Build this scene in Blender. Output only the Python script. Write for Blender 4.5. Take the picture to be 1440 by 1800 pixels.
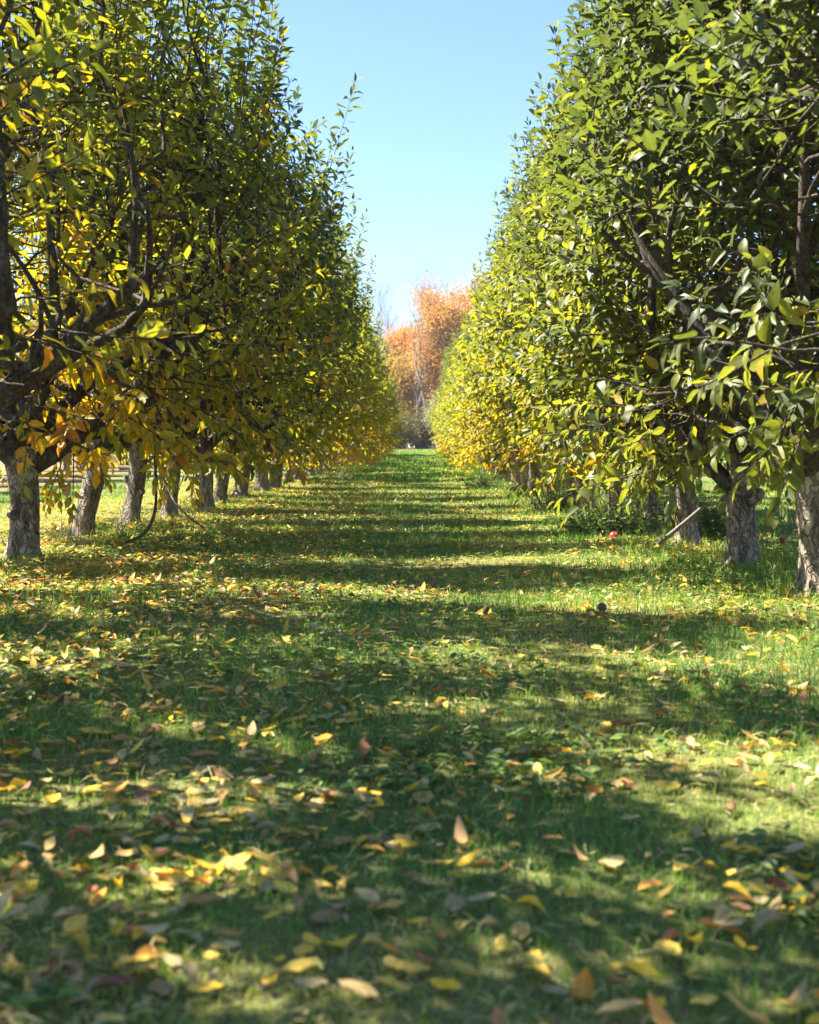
import bpy, math, random
import numpy as np
from mathutils import Vector, noise as mnoise

R = math.radians
rng = np.random.default_rng(7)
random.seed(7)
scene = bpy.context.scene
for o in list(bpy.data.objects):
    bpy.data.objects.remove(o)
COL = scene.collection

# ------------------------------------------------------------------ camera
CAM_H = 0.75
FPX = 2300.0                      # focal length in photo pixels (1440 x 1800)
VPX, VPY = 730.0, 790.0           # vanishing point of the alley in the photo
cam = bpy.data.cameras.new("camera")
cam.sensor_fit = 'VERTICAL'
cam.sensor_height = 36.0
cam.sensor_width = 28.8
cam.lens = FPX / 1800 * 36.0
cam.clip_start = 0.05
cam.clip_end = 2000
cam.dof.use_dof = True
cam.dof.focus_distance = 8.5
cam.dof.aperture_fstop = 4.9
camo = bpy.data.objects.new("camera", cam)
COL.objects.link(camo)
camo.location = (0, 0, CAM_H)
camo.rotation_euler = (R(90 - 2.74), 0, R(0.25))
scene.camera = camo

# ------------------------------------------------------------------ sky + sun
SUN_AZ = Vector((-0.93, 0.367))
SUN_EL = R(52)
world = bpy.data.worlds.new("World")
scene.world = world
world.use_nodes = True
wn = world.node_tree
wn.nodes.clear()
sky = wn.nodes.new('ShaderNodeTexSky')
sky.sky_type = 'NISHITA'
sky.sun_disc = False
sky.sun_elevation = SUN_EL
sky.sun_rotation = math.atan2(SUN_AZ.x, SUN_AZ.y)
sky.air_density = 0.85
sky.dust_density = 0.0
sky.ozone_density = 4.0
sky.altitude = 2000
bg = wn.nodes.new('ShaderNodeBackground')
bg.inputs[1].default_value = 0.064
wo = wn.nodes.new('ShaderNodeOutputWorld')
wn.links.new(sky.outputs[0], bg.inputs[0])
wn.links.new(bg.outputs[0], wo.inputs[0])
sl = bpy.data.lights.new("sun", 'SUN')
sl.energy = 4.3
sl.angle = R(0.5)
sl.color = (1.0, 0.93, 0.80)
so = bpy.data.objects.new("sun", sl)
COL.objects.link(so)
sv = Vector((SUN_AZ.x * math.cos(SUN_EL), SUN_AZ.y * math.cos(SUN_EL), math.sin(SUN_EL)))
so.rotation_euler = sv.to_track_quat('Z', 'Y').to_euler()
so.location = (-20, 10, 20)
scene.view_settings.view_transform = 'Standard'
scene.view_settings.look = 'None'
scene.view_settings.gamma = 1.0
scene.view_settings.exposure = 2.42
scene.cycles.max_bounces = 10
scene.cycles.diffuse_bounces = 6
scene.cycles.transmission_bounces = 8
scene.cycles.glossy_bounces = 2
scene.cycles.use_denoising = True
scene.cycles.sample_clamp_indirect = 6.0
scene.cycles.caustics_reflective = False
scene.cycles.caustics_refractive = False


# ------------------------------------------------------------------ helpers
def terrain(x, y):
    x = np.asarray(x, float)
    y = np.asarray(y, float)
    t = np.clip(y - 22.0, 0, None)
    z = 0.014 * t * t / (t + 3.0)
    z = np.minimum(z, 0.80) + 0.004 * np.clip(y - 84, 0, None)
    z = z + 0.012 * np.sin(x * 1.7 + 0.6 * y) + 0.012 * np.sin(1.3 * y + 0.8 * x + 1.0) + 0.008 * np.sin(3.1 * x - 2.3 * y)
    return z + 0.02 * np.exp(-((x + 2.6) / 0.7) ** 2) + 0.03 * np.exp(-((x - 1.95) / 0.7) ** 2)


def ground_at(px, py):
    """a ground point from its place in the photograph (flat near ground)"""
    d = FPX * CAM_H / (py - VPY)
    x = (px - VPX) / FPX * d
    return x, d


def tag(o, label=None, cat=None, group=None, kind=None):
    if label: o["label"] = label
    if cat: o["category"] = cat
    if group: o["group"] = group
    if kind: o["kind"] = kind
    return o


def empty(name, loc=(0, 0, 0), rz=0.0):
    o = bpy.data.objects.new(name, None)
    COL.objects.link(o)
    o.location = loc
    o.rotation_euler = (0, 0, rz)
    o.empty_display_size = 0.2
    return o


def fast_mesh(name, verts, polys, mat, col=None, smooth=True):
    """polys: list of int arrays (n,k)"""
    verts = np.asarray(verts, np.float32).reshape(-1, 3)
    me = bpy.data.meshes.new(name)
    me.vertices.add(len(verts))
    me.vertices.foreach_set("co", verts.ravel())
    polys = [np.asarray(p, np.int32) for p in polys if len(p)]
    loops = np.concatenate([p.ravel() for p in polys])
    totals = np.concatenate([np.full(len(p), p.shape[1], np.int32) for p in polys])
    starts = np.concatenate([[0], np.cumsum(totals)[:-1]]).astype(np.int32)
    me.loops.add(len(loops))
    me.loops.foreach_set("vertex_index", loops)
    me.polygons.add(len(totals))
    me.polygons.foreach_set("loop_start", starts)
    me.polygons.foreach_set("loop_total", totals)
    me.polygons.foreach_set("use_smooth", np.full(len(totals), smooth, bool))
    me.update(calc_edges=True)
    if col is not None:
        a = me.color_attributes.new("tone", 'FLOAT_COLOR', 'POINT')
        c4 = np.ones((len(verts), 4), np.float32)
        c4[:, :3] = col
        a.data.foreach_set("color", c4.ravel())
    me.materials.append(mat)
    return me


def link(name, me, parent=None):
    o = bpy.data.objects.new(name, me)
    COL.objects.link(o)
    if parent is not None:
        o.parent = parent
    return o


def norm(a):
    return a / np.maximum(np.linalg.norm(a, axis=-1, keepdims=True), 1e-9)


class Bag:
    """collects geometry for one mesh"""
    def __init__(s):
        s.v, s.q, s.t, s.c, s.n = [], [], [], [], 0

    def add(s, v, quads=None, tris=None, c=None):
        v = np.asarray(v, float).reshape(-1, 3)
        if quads is not None and len(quads): s.q.append(np.asarray(quads) + s.n)
        if tris is not None and len(tris): s.t.append(np.asarray(tris) + s.n)
        s.v.append(v)
        s.c.append(np.zeros((len(v), 3)) if c is None else c)
        s.n += len(v)

    def mesh(s, name, mat, smooth=True):
        p = []
        if s.q: p.append(np.concatenate(s.q))
        if s.t: p.append(np.concatenate(s.t))
        return fast_mesh(name, np.concatenate(s.v), p, mat, np.concatenate(s.c), smooth)


def tubes(bag, P, Rad, sides=5, rough=0.0, cap=True):
    """P (n,K,3), Rad (n,K): n swept tubes"""
    P = np.asarray(P, float)
    n, K, _ = P.shape
    T = norm(np.gradient(P, axis=1))
    ref = np.where(np.abs(T[..., 2:3]) > 0.9, np.array([1.0, 0, 0]), np.array([0, 0, 1.0]))
    # one reference per tube keeps the rings from twisting
    ref = np.repeat(np.where(np.abs(T.mean(1)[:, 2:3]) > 0.8, np.array([[1.0, 0.1, 0]]), np.array([[0.0, 0, 1.0]]))[:, None, :], K, 1)
    U = norm(np.cross(T, ref))
    V = np.cross(T, U)
    a = np.arange(sides) / sides * 2 * np.pi
    rr = np.asarray(Rad)[:, :, None] * np.ones(sides)
    if rough:
        rr = rr * (1 + rough * rng.normal(size=rr.shape))
    X = P[:, :, None, :] + rr[..., None] * (np.cos(a)[:, None] * U[:, :, None, :] + np.sin(a)[:, None] * V[:, :, None, :])
    idx = np.arange(n * K * sides).reshape(n, K, sides)
    q = np.stack([idx[:, :-1, :], np.roll(idx, -1, 2)[:, :-1, :], np.roll(idx, -1, 2)[:, 1:, :], idx[:, 1:, :]], -1).reshape(-1, 4)
    tone = np.zeros((n, K, sides, 3))
    tone[..., 0] = rng.random((n, 1, 1))
    bag.add(X.reshape(-1, 3), q[:, ::-1], None, tone.reshape(-1, 3))


def bez(p0, p1, p2, p3, K):
    t = np.linspace(0, 1, K)[None, :, None]
    p0, p1, p2, p3 = [np.asarray(p, float)[:, None, :] for p in (p0, p1, p2, p3)]
    return (1 - t) ** 3 * p0 + 3 * (1 - t) ** 2 * t * p1 + 3 * (1 - t) * t * t * p2 + t ** 3 * p3


def leaf_geo(bag, P, D, N, L, W, tone, detail=True, curl=0.35, fold=0.35):
    """leaf blades with a folded midrib and a drooping tip. tone (n,2): random, yellowing"""
    n = len(P)
    D = norm(D)
    S = norm(np.cross(D, N))
    N = np.cross(S, D)
    L = np.broadcast_to(L, (n,)); W = np.broadcast_to(W, (n,))
    curl = np.broadcast_to(curl, (n,)); fold = np.broadcast_to(fold, (n,))
    if detail:
        ts = np.array([0.0, 0.2, 0.48, 0.78, 1.0])
        ws = np.array([0.0, 0.74, 1.0, 0.60, 0.0])
    else:
        ts = np.array([0.0, 0.3, 0.7, 1.0])
        ws = np.array([0.0, 0.9, 0.85, 0.0])
    wav = rng.normal(size=(n, len(ts), 2)) * 0.07
    mid = P[:, None, :] + (ts[None, :, None] * L[:, None, None]) * D[:, None, :] - (curl[:, None] * ts[None] ** 2 * L[:, None])[..., None] * N[:, None, :]
    half = ws[None] * W[:, None] / 2
    off = half * np.cos(fold)[:, None]
    upL = half * np.sin(fold)[:, None] + wav[..., 0] * W[:, None]
    upR = half * np.sin(fold)[:, None] + wav[..., 1] * W[:, None]
    Lf = mid - off[..., None] * S[:, None] + upL[..., None] * N[:, None]
    Rt = mid + off[..., None] * S[:, None] + upR[..., None] * N[:, None]
    if detail:
        V = np.concatenate([mid, Lf[:, 1:4], Rt[:, 1:4]], 1)       # 5 + 3 + 3
        q = np.array([[1, 2, 6, 5], [2, 3, 7, 6], [1, 8, 9, 2], [2, 9, 10, 3]])
        t = np.array([[0, 1, 5], [3, 4, 7], [0, 8, 1], [3, 10, 4]])
        e = np.array([0, 0, 0, 0, 0, 1, 1, 1, 1, 1, 1.0])
        k = 11
        base = (np.arange(n) * k)[:, None, None]
        quads = (q[None] + base).reshape(-1, 4); tris = (t[None] + base).reshape(-1, 3)
    else:
        V = np.concatenate([mid[:, [0, 3]], Lf[:, 1:3], Rt[:, 1:3]], 1)
        q = np.array([[0, 1, 3, 2], [0, 4, 5, 1]])
        e = np.array([0, 0, 1, 1, 1, 1.0])
        k = 6
        quads = (q[None] + (np.arange(n) * k)[:, None, None]).reshape(-1, 4); tris = None
    c = np.zeros((n, k, 3))
    c[..., 0] = tone[:, 0:1]
    c[..., 1] = tone[:, 1:2]
    c[..., 2] = e[None]
    bag.add(V.reshape(-1, 3), quads, tris, c.reshape(-1, 3))


# ------------------------------------------------------------------ materials
def newmat(name):
    m = bpy.data.materials.new(name)
    m.use_nodes = True
    m.node_tree.nodes.clear()
    return m, m.node_tree


def nd(nt, t, **kw):
    n = nt.nodes.new(t)
    for k, v in kw.items():
        setattr(n, k, v)
    return n


def ramp(nt, stops, src, interp='LINEAR'):
    r = nd(nt, 'ShaderNodeValToRGB')
    r.color_ramp.interpolation = interp
    el = r.color_ramp.elements
    el[0].position, el[0].color = stops[0][0], (*stops[0][1], 1)
    el[1].position, el[1].color = stops[-1][0], (*stops[-1][1], 1)
    for p, c in stops[1:-1]:
        e = el.new(p)
        e.color = (*c, 1)
    nt.links.new(src, r.inputs[0])
    return r.outputs[0]


def math_n(nt, op, a, b=None, clamp=False):
    m = nd(nt, 'ShaderNodeMath', operation=op)
    m.use_clamp = clamp
    for i, v in enumerate((a, b)):
        if v is None: continue
        if isinstance(v, (int, float)): m.inputs[i].default_value = v
        else: nt.links.new(v, m.inputs[i])
    return m.outputs[0]


def mixc(nt, fac, a, b, mode='MIX'):
    m = nd(nt, 'ShaderNodeMix', data_type='RGBA', blend_type=mode)
    for i, v in ((0, fac), (6, a), (7, b)):
        if isinstance(v, (int, float)): m.inputs[i].default_value = v
        elif isinstance(v, tuple): m.inputs[i].default_value = (*v, 1)
        else: nt.links.new(v, m.inputs[i])
    return m.outputs[2]


def noise_n(nt, scale, detail=3, rough=0.55, vec=None):
    n = nd(nt, 'ShaderNodeTexNoise')
    n.inputs['Scale'].default_value = scale
    n.inputs['Detail'].default_value = detail
    n.inputs['Roughness'].default_value = rough
    if vec is not None: nt.links.new(vec, n.inputs['Vector'])
    return n.outputs[0]


def leaf_material(name, stops, trans=0.52, under=(0.20, 0.23, 0.15), gloss=0.42, tsat=(1.55, 1.42, 0.5), under_amt=0.55, spec=0.5, spots=False):
    m, nt = newmat(name)
    at = nd(nt, 'ShaderNodeAttribute', attribute_name="tone")
    sep = nd(nt, 'ShaderNodeSeparateColor')
    nt.links.new(at.outputs['Color'], sep.inputs[0])
    ob = nd(nt, 'ShaderNodeAttribute', attribute_name="yellowing", attribute_type='OBJECT')
    yel = math_n(nt, 'ADD', sep.outputs[1], ob.outputs['Fac'], clamp=True)
    co = ramp(nt, stops, yel)
    vary = ramp(nt, [(0, (0.62, 0.68, 0.7)), (0.5, (1, 1, 1)), (1, (1.3, 1.2, 0.95))], sep.outputs[0])
    co = mixc(nt, 1.0, co, vary, 'MULTIPLY')
    tc = nd(nt, 'ShaderNodeTexCoord')
    n1 = noise_n(nt, 55, 3, 0.6, tc.outputs['Object'])
    blotch = ramp(nt, [(0.3, (0.72, 0.70, 0.66)), (0.5, (1, 1, 1)), (0.7, (1.15, 1.15, 1.1))], n1)
    co = mixc(nt, 0.8, co, blotch, 'MULTIPLY')
    rib = ramp(nt, [(0.0, (1.55, 1.5, 1.35)), (0.10, (1, 1, 1)), (0.8, (1, 1, 1)), (1.0, (0.85, 0.83, 0.8))], sep.outputs[2])
    co = mixc(nt, 1.0, co, rib, 'MULTIPLY')
    geo = nd(nt, 'ShaderNodeNewGeometry')
    if spots:
        n4 = noise_n(nt, 150, 2, 0.6, tc.outputs['Object'])
        sm = math_n(nt, 'MULTIPLY', ramp(nt, [(0.60, (0, 0, 0)), (0.67, (1, 1, 1))], n4), math_n(nt, 'MULTIPLY', yel, 1.3, True))
        em = math_n(nt, 'MULTIPLY', ramp(nt, [(0.78, (0, 0, 0)), (0.95, (1, 1, 1))], sep.outputs[2]), ramp(nt, [(0.72, (0, 0, 0)), (0.8, (1, 1, 1))], sep.outputs[0]))
        sm = math_n(nt, 'MAXIMUM', sm, math_n(nt, 'MULTIPLY', em, math_n(nt, 'MULTIPLY', yel, 1.6, True)))
        co = mixc(nt, sm, co, (0.20, 0.10, 0.035))
    ua = math_n(nt, 'MULTIPLY', geo.outputs['Backfacing'], under_amt)
    cs = mixc(nt, ua, co, under)
    p = nd(nt, 'ShaderNodeBsdfPrincipled')
    nt.links.new(cs, p.inputs['Base Color'])
    p.inputs['Roughness'].default_value = gloss
    p.inputs['Specular IOR Level'].default_value = spec
    tr = nd(nt, 'ShaderNodeBsdfTranslucent')
    tcol = mixc(nt, 1.0, co, tsat, 'MULTIPLY')
    nt.links.new(tcol, tr.inputs[0])
    mx = nd(nt, 'ShaderNodeMixShader')
    mx.inputs[0].default_value = trans
    nt.links.new(p.outputs[0], mx.inputs[1])
    nt.links.new(tr.outputs[0], mx.inputs[2])
    out = nd(nt, 'ShaderNodeOutputMaterial')
    nt.links.new(mx.outputs[0], out.inputs[0])
    return m


APPLE = [(0.0, (0.075, 0.106, 0.044)), (0.25, (0.155, 0.190, 0.036)), (0.45, (0.27, 0.30, 0.032)),
         (0.62, (0.38, 0.31, 0.024)), (0.8, (0.58, 0.37, 0.025)), (0.93, (0.60, 0.27, 0.03)), (1.0, (0.33, 0.15, 0.05))]
M_leaf = leaf_material("apple_leaf", APPLE, spots=True, gloss=0.48, spec=0.42)
M_maple = leaf_material("maple_leaf", [(0, (0.18, 0.22, 0.05)), (0.3, (0.36, 0.27, 0.05)), (0.55, (0.58, 0.35, 0.09)),
                                       (0.8, (0.62, 0.31, 0.115)), (1, (0.58, 0.28, 0.17))], trans=0.4, under=(0.6, 0.35, 0.2), gloss=0.6, tsat=(1.2, 1.0, 0.7), under_amt=0.2)
M_sage = leaf_material("sage_leaf", [(0, (0.16, 0.20, 0.14)), (0.5, (0.30, 0.32, 0.20)), (1, (0.45, 0.42, 0.24))], trans=0.3, under=(0.4, 0.42, 0.36), gloss=0.6, tsat=(1.1, 1.1, 0.7))
M_brush = leaf_material("brush_leaf", [(0, (0.06, 0.08, 0.03)), (0.5, (0.16, 0.14, 0.06)), (1, (0.30, 0.20, 0.08))], trans=0.3, gloss=0.7, tsat=(1.2, 1.1, 0.7), under_amt=0.2)
M_weed = leaf_material("weed_leaf", [(0, (0.05, 0.095, 0.04)), (0.5, (0.15, 0.25, 0.055)), (1, (0.30, 0.30, 0.06))], trans=0.3, gloss=0.6, tsat=(1.2, 1.2, 0.7), under_amt=0.2)
FALL = [(0.0, (0.80, 0.50, 0.02)), (0.22, (0.76, 0.55, 0.11)), (0.36, (0.70, 0.28, 0.03)), (0.5, (0.52, 0.37, 0.15)),
        (0.68, (0.64, 0.48, 0.25)), (0.8, (0.38, 0.20, 0.09)), (0.9, (0.36, 0.11, 0.05)), (1.0, (0.17, 0.10, 0.08))]
M_fallen = leaf_material("fallen_leaf", FALL, trans=0.18, under=(0.48, 0.36, 0.16), gloss=0.6, tsat=(1.2, 1.0, 0.6), under_amt=0.35, spec=0.2)
GRASS = [(0.0, (0.10, 0.235, 0.065)), (0.35, (0.19, 0.34, 0.070)), (0.6, (0.36, 0.43, 0.08)), (0.8, (0.52, 0.47, 0.16)), (1.0, (0.68, 0.57, 0.32))]
M_grass = leaf_material("grass_blade", GRASS, trans=0.38, gloss=0.5, tsat=(1.3, 1.3, 0.5), under_amt=0.0, spec=0.35)


def bark_material(name, dark, mid, light, scale=1.0, lichen=0.5):
    m, nt = newmat(name)
    tc = nd(nt, 'ShaderNodeTexCoord')
    mp = nd(nt, 'ShaderNodeMapping')
    mp.inputs['Scale'].default_value = (1, 1, 0.28)
    nt.links.new(tc.outputs['Object'], mp.inputs[0])
    n1 = noise_n(nt, 38 * scale, 5, 0.65, mp.outputs[0])
    vo = nd(nt, 'ShaderNodeTexVoronoi', feature='DISTANCE_TO_EDGE')
    vo.inputs['Scale'].default_value = 46 * scale
    wrp = mixc(nt, 0.12, mp.outputs[0], nd_col(nt, 20 * scale, tc))
    nt.links.new(wrp, vo.inputs['Vector'])
    n2 = noise_n(nt, 7 * scale, 4, 0.6, tc.outputs['Object'])
    c = ramp(nt, [(0.3, dark), (0.5, mid), (0.72, light)], n1)
    crack = ramp(nt, [(0.0, (0.30, 0.27, 0.25)), (0.10, (1, 1, 1))], vo.outputs['Distance'])
    c = mixc(nt, 0.5, c, crack, 'MULTIPLY')
    lf = ramp(nt, [(0.52, (0, 0, 0)), (0.64, (lichen, lichen, lichen))], n2)
    c = mixc(nt, lf, c, (0.44, 0.41, 0.34))
    p = nd(nt, 'ShaderNodeBsdfPrincipled')
    nt.links.new(c, p.inputs['Base Color'])
    p.inputs['Roughness'].default_value = 0.9
    p.inputs['Specular IOR Level'].default_value = 0.2
    h = math_n(nt, 'ADD', n1, math_n(nt, 'MULTIPLY', math_n(nt, 'MINIMUM', vo.outputs['Distance'], 0.14), 5.0))
    b = nd(nt, 'ShaderNodeBump')
    b.inputs['Strength'].default_value = 1.0
    b.inputs['Distance'].default_value = 0.022
    nt.links.new(h, b.inputs['Height'])
    nt.links.new(b.outputs[0], p.inputs['Normal'])
    out = nd(nt, 'ShaderNodeOutputMaterial')
    nt.links.new(p.outputs[0], out.inputs[0])
    return m


def nd_col(nt, scale, tc):
    n = nd(nt, 'ShaderNodeTexNoise')
    n.inputs['Scale'].default_value = scale
    nt.links.new(tc.outputs['Object'], n.inputs['Vector'])
    return n.outputs['Color']


M_bark = bark_material("apple_bark", (0.075, 0.058, 0.045), (0.28, 0.22, 0.17), (0.55, 0.47, 0.38), 0.6, 0.85)
M_twig = bark_material("apple_twig_bark", (0.06, 0.045, 0.035), (0.13, 0.10, 0.08), (0.26, 0.22, 0.18), 1.5, 0.3)
M_farbark = bark_material("grey_bark", (0.16, 0.13, 0.12), (0.28, 0.23, 0.21), (0.42, 0.37, 0.34), 0.2, 0.3)
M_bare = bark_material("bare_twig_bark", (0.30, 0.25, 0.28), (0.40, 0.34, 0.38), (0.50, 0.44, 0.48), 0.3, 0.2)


def plain_mat(name, a, b, scale=30, rough=0.6, bump=0.3):
    m, nt = newmat(name)
    tc = nd(nt, 'ShaderNodeTexCoord')
    n1 = noise_n(nt, scale, 4, 0.6, tc.outputs['Object'])
    c = ramp(nt, [(0.35, a), (0.65, b)], n1)
    p = nd(nt, 'ShaderNodeBsdfPrincipled')
    nt.links.new(c, p.inputs['Base Color'])
    p.inputs['Roughness'].default_value = rough
    bm_ = nd(nt, 'ShaderNodeBump')
    bm_.inputs['Strength'].default_value = bump
    bm_.inputs['Distance'].default_value = 0.003
    nt.links.new(n1, bm_.inputs['Height'])
    nt.links.new(bm_.outputs[0], p.inputs['Normal'])
    out = nd(nt, 'ShaderNodeOutputMaterial')
    nt.links.new(p.outputs[0], out.inputs[0])
    return m


M_hose = plain_mat("black_plastic", (0.02, 0.02, 0.022), (0.05, 0.05, 0.05), 20, 0.5)
M_pole = plain_mat("weathered_wood", (0.10, 0.085, 0.07), (0.22, 0.19, 0.16), 60, 0.85, 0.6)
M_apple = plain_mat("apple_skin", (0.38, 0.02, 0.03), (0.50, 0.10, 0.08), 25, 0.35, 0.05)
M_rot = plain_mat("brown_apple_skin", (0.07, 0.045, 0.05), (0.15, 0.09, 0.08), 25, 0.6, 0.4)
M_stem = plain_mat("dry_stem", (0.30, 0.22, 0.12), (0.48, 0.37, 0.22), 30, 0.8)

# ------------------------------------------------------------------ ground sheet
def ground_material():
    m, nt = newmat("orchard_floor")
    tc = nd(nt, 'ShaderNodeTexCoord')
    pos = tc.outputs['Object']
    sx = nd(nt, 'ShaderNodeSeparateXYZ')
    nt.links.new(pos, sx.inputs[0])
    n1 = noise_n(nt, 0.9, 5, 0.6, pos)
    n2 = noise_n(nt, 14, 5, 0.7, pos)
    n3 = noise_n(nt, 90, 3, 0.7, pos)
    c = ramp(nt, [(0.25, (0.08, 0.09, 0.035)), (0.5, (0.14, 0.175, 0.05)), (0.7, (0.24, 0.23, 0.09))], n2)
    dry = ramp(nt, [(0.42, (0, 0, 0)), (0.62, (0.7, 0.7, 0.7))], n1)
    c = mixc(nt, dry, c, (0.27, 0.22, 0.10))
    c2 = ramp(nt, [(0.3, (0.6, 0.6, 0.6)), (0.7, (1.3, 1.3, 1.3))], n3)
    c = mixc(nt, 1.0, c, c2, 'MULTIPLY')
    # past the blades of grass (far alley) a mown green
    far = ramp(nt, [(0.0, (0, 0, 0)), (1.0, (1, 1, 1))], math_n(nt, 'DIVIDE', math_n(nt, 'SUBTRACT', sx.outputs[1], 26.0), 14.0, True))
    cf = ramp(nt, [(0.3, (0.07, 0.13, 0.03)), (0.55, (0.13, 0.20, 0.05)), (0.75, (0.28, 0.27, 0.10))], noise_n(nt, 2.2, 6, 0.7, pos))
    c = mixc(nt, far, c, cf)
    # dry straw field out to the left, tan headland at the far end
    a = math_n(nt, 'ADD', sx.outputs[0], math_n(nt, 'MULTIPLY', n1, 1.5))
    lf = math_n(nt, 'DIVIDE', math_n(nt, 'SUBTRACT', -6.2, a), 1.2, True)
    c = mixc(nt, lf, c, (0.20, 0.155, 0.085))
    hf = math_n(nt, 'DIVIDE', math_n(nt, 'SUBTRACT', sx.outputs[1], 70.0), 8.0, True)
    c = mixc(nt, hf, c, (0.20, 0.15, 0.085))
    p = nd(nt, 'ShaderNodeBsdfPrincipled')
    nt.links.new(c, p.inputs['Base Color'])
    p.inputs['Roughness'].default_value = 0.95
    p.inputs['Specular IOR Level'].default_value = 0.1
    b = nd(nt, 'ShaderNodeBump')
    b.inputs['Strength'].default_value = 0.8
    b.inputs['Distance'].default_value = 0.02
    nt.links.new(math_n(nt, 'ADD', n2, n3), b.inputs['Height'])
    nt.links.new(b.outputs[0], p.inputs['Normal'])
    out = nd(nt, 'ShaderNodeOutputMaterial')
    nt.links.new(p.outputs[0], out.inputs[0])
    return m


def build_ground():
    xs = np.concatenate([-np.geomspace(400, 8, 20), np.linspace(-7.5, 7.5, 76), np.geomspace(8, 400, 20)])
    ys = np.concatenate([np.linspace(-30, 0, 20), np.linspace(0.2, 30, 150), np.linspace(31, 110, 80), np.geomspace(115, 900, 14)])
    X, Y = np.meshgrid(xs, ys)
    Z = np.where(Y < 105, terrain(X, Y), terrain(X, np.minimum(Y, 105)))
    V = np.stack([X, Y, Z], -1).reshape(-1, 3)
    nx, ny = len(xs), len(ys)
    i = np.arange(nx * ny).reshape(ny, nx)
    q = np.stack([i[:-1, :-1], i[:-1, 1:], i[1:, 1:], i[1:, :-1]], -1).reshape(-1, 4)
    o = link("ground", fast_mesh("ground", V, [q], ground_material()))
    tag(o, kind="structure")


build_ground()


# ------------------------------------------------------------------ apple trees
PROF_Z = np.array([0.40, 0.6, 0.9, 1.3, 1.9, 2.6, 3.2, 3.7, 4.1, 4.4])
PROF_W = np.array([0.50, 0.72, 0.90, 0.99, 1.00, 0.94, 0.80, 0.56, 0.25, 0.05])


def clampenv(p, wx, wy, f):
    p = p.copy()
    p[2] = min(p[2], 3.75)
    w = np.interp(p[2], PROF_Z, PROF_W) * f if p[2] > 0.8 else 0.8
    k = math.hypot(p[0] / wx, p[1] / wy) / w
    if k > 1: p[:2] /= k
    return p


def skeleton(limbs, wx, wy, r):
    """scaffold limbs and secondaries; returns list of (points, radii)"""
    out = []
    for (az, el, ln, r0, zs) in limbs:
        K = 12
        p = np.array([0.03 * math.cos(az), 0.03 * math.sin(az), zs])
        pts = [p]
        e = el
        a = az
        for k in range(K - 1):
            e += 0.05 + r.normal() * 0.12
            a += r.normal() * 0.16
            e = min(e, 1.45)
            st = ln / (K - 1)
            d = np.array([math.cos(e) * math.cos(a) * wx / 1.5, math.cos(e) * math.sin(a) * wy / 1.4, math.sin(e)])
            p = clampenv(p + d * st, wx, wy, 0.74)
            pts.append(p)
        pts = np.array(pts)
        rad = r0 * (1 - 0.84 * np.linspace(0, 1, K) ** 0.8) * (1 + 0.08 * r.normal(size=K))
        out.append((pts, rad))
        for j in range(8):
            k = r.integers(2, K - 1)
            q = pts[k]
            T = pts[min(k + 1, K - 1)] - pts[k - 1]
            T = T / np.linalg.norm(T)
            d = T * 0.5 + r.normal(size=3) * 0.7
            d[2] = d[2] * 0.6 + (0.35 if q[2] > 1.3 else -0.02)
            d /= np.linalg.norm(d)
            L2 = r.uniform(0.5, 1.1)
            KK = 8
            pp = [q]
            for m in range(KK - 1):
                d = d + r.normal(size=3) * 0.16 + np.array([0, 0, 0.05])
                d /= np.linalg.norm(d)
                pp.append(clampenv(pp[-1] + d * L2 / (KK - 1) * np.array([wx / 1.6, wy / 1.5, 1]), wx, wy, 0.84))
            rr = np.linspace(rad[k] * 0.5, 0.009, KK) * (1 + 0.08 * r.normal(size=KK))
            out.append((np.array(pp), rr))
    return out


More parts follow.
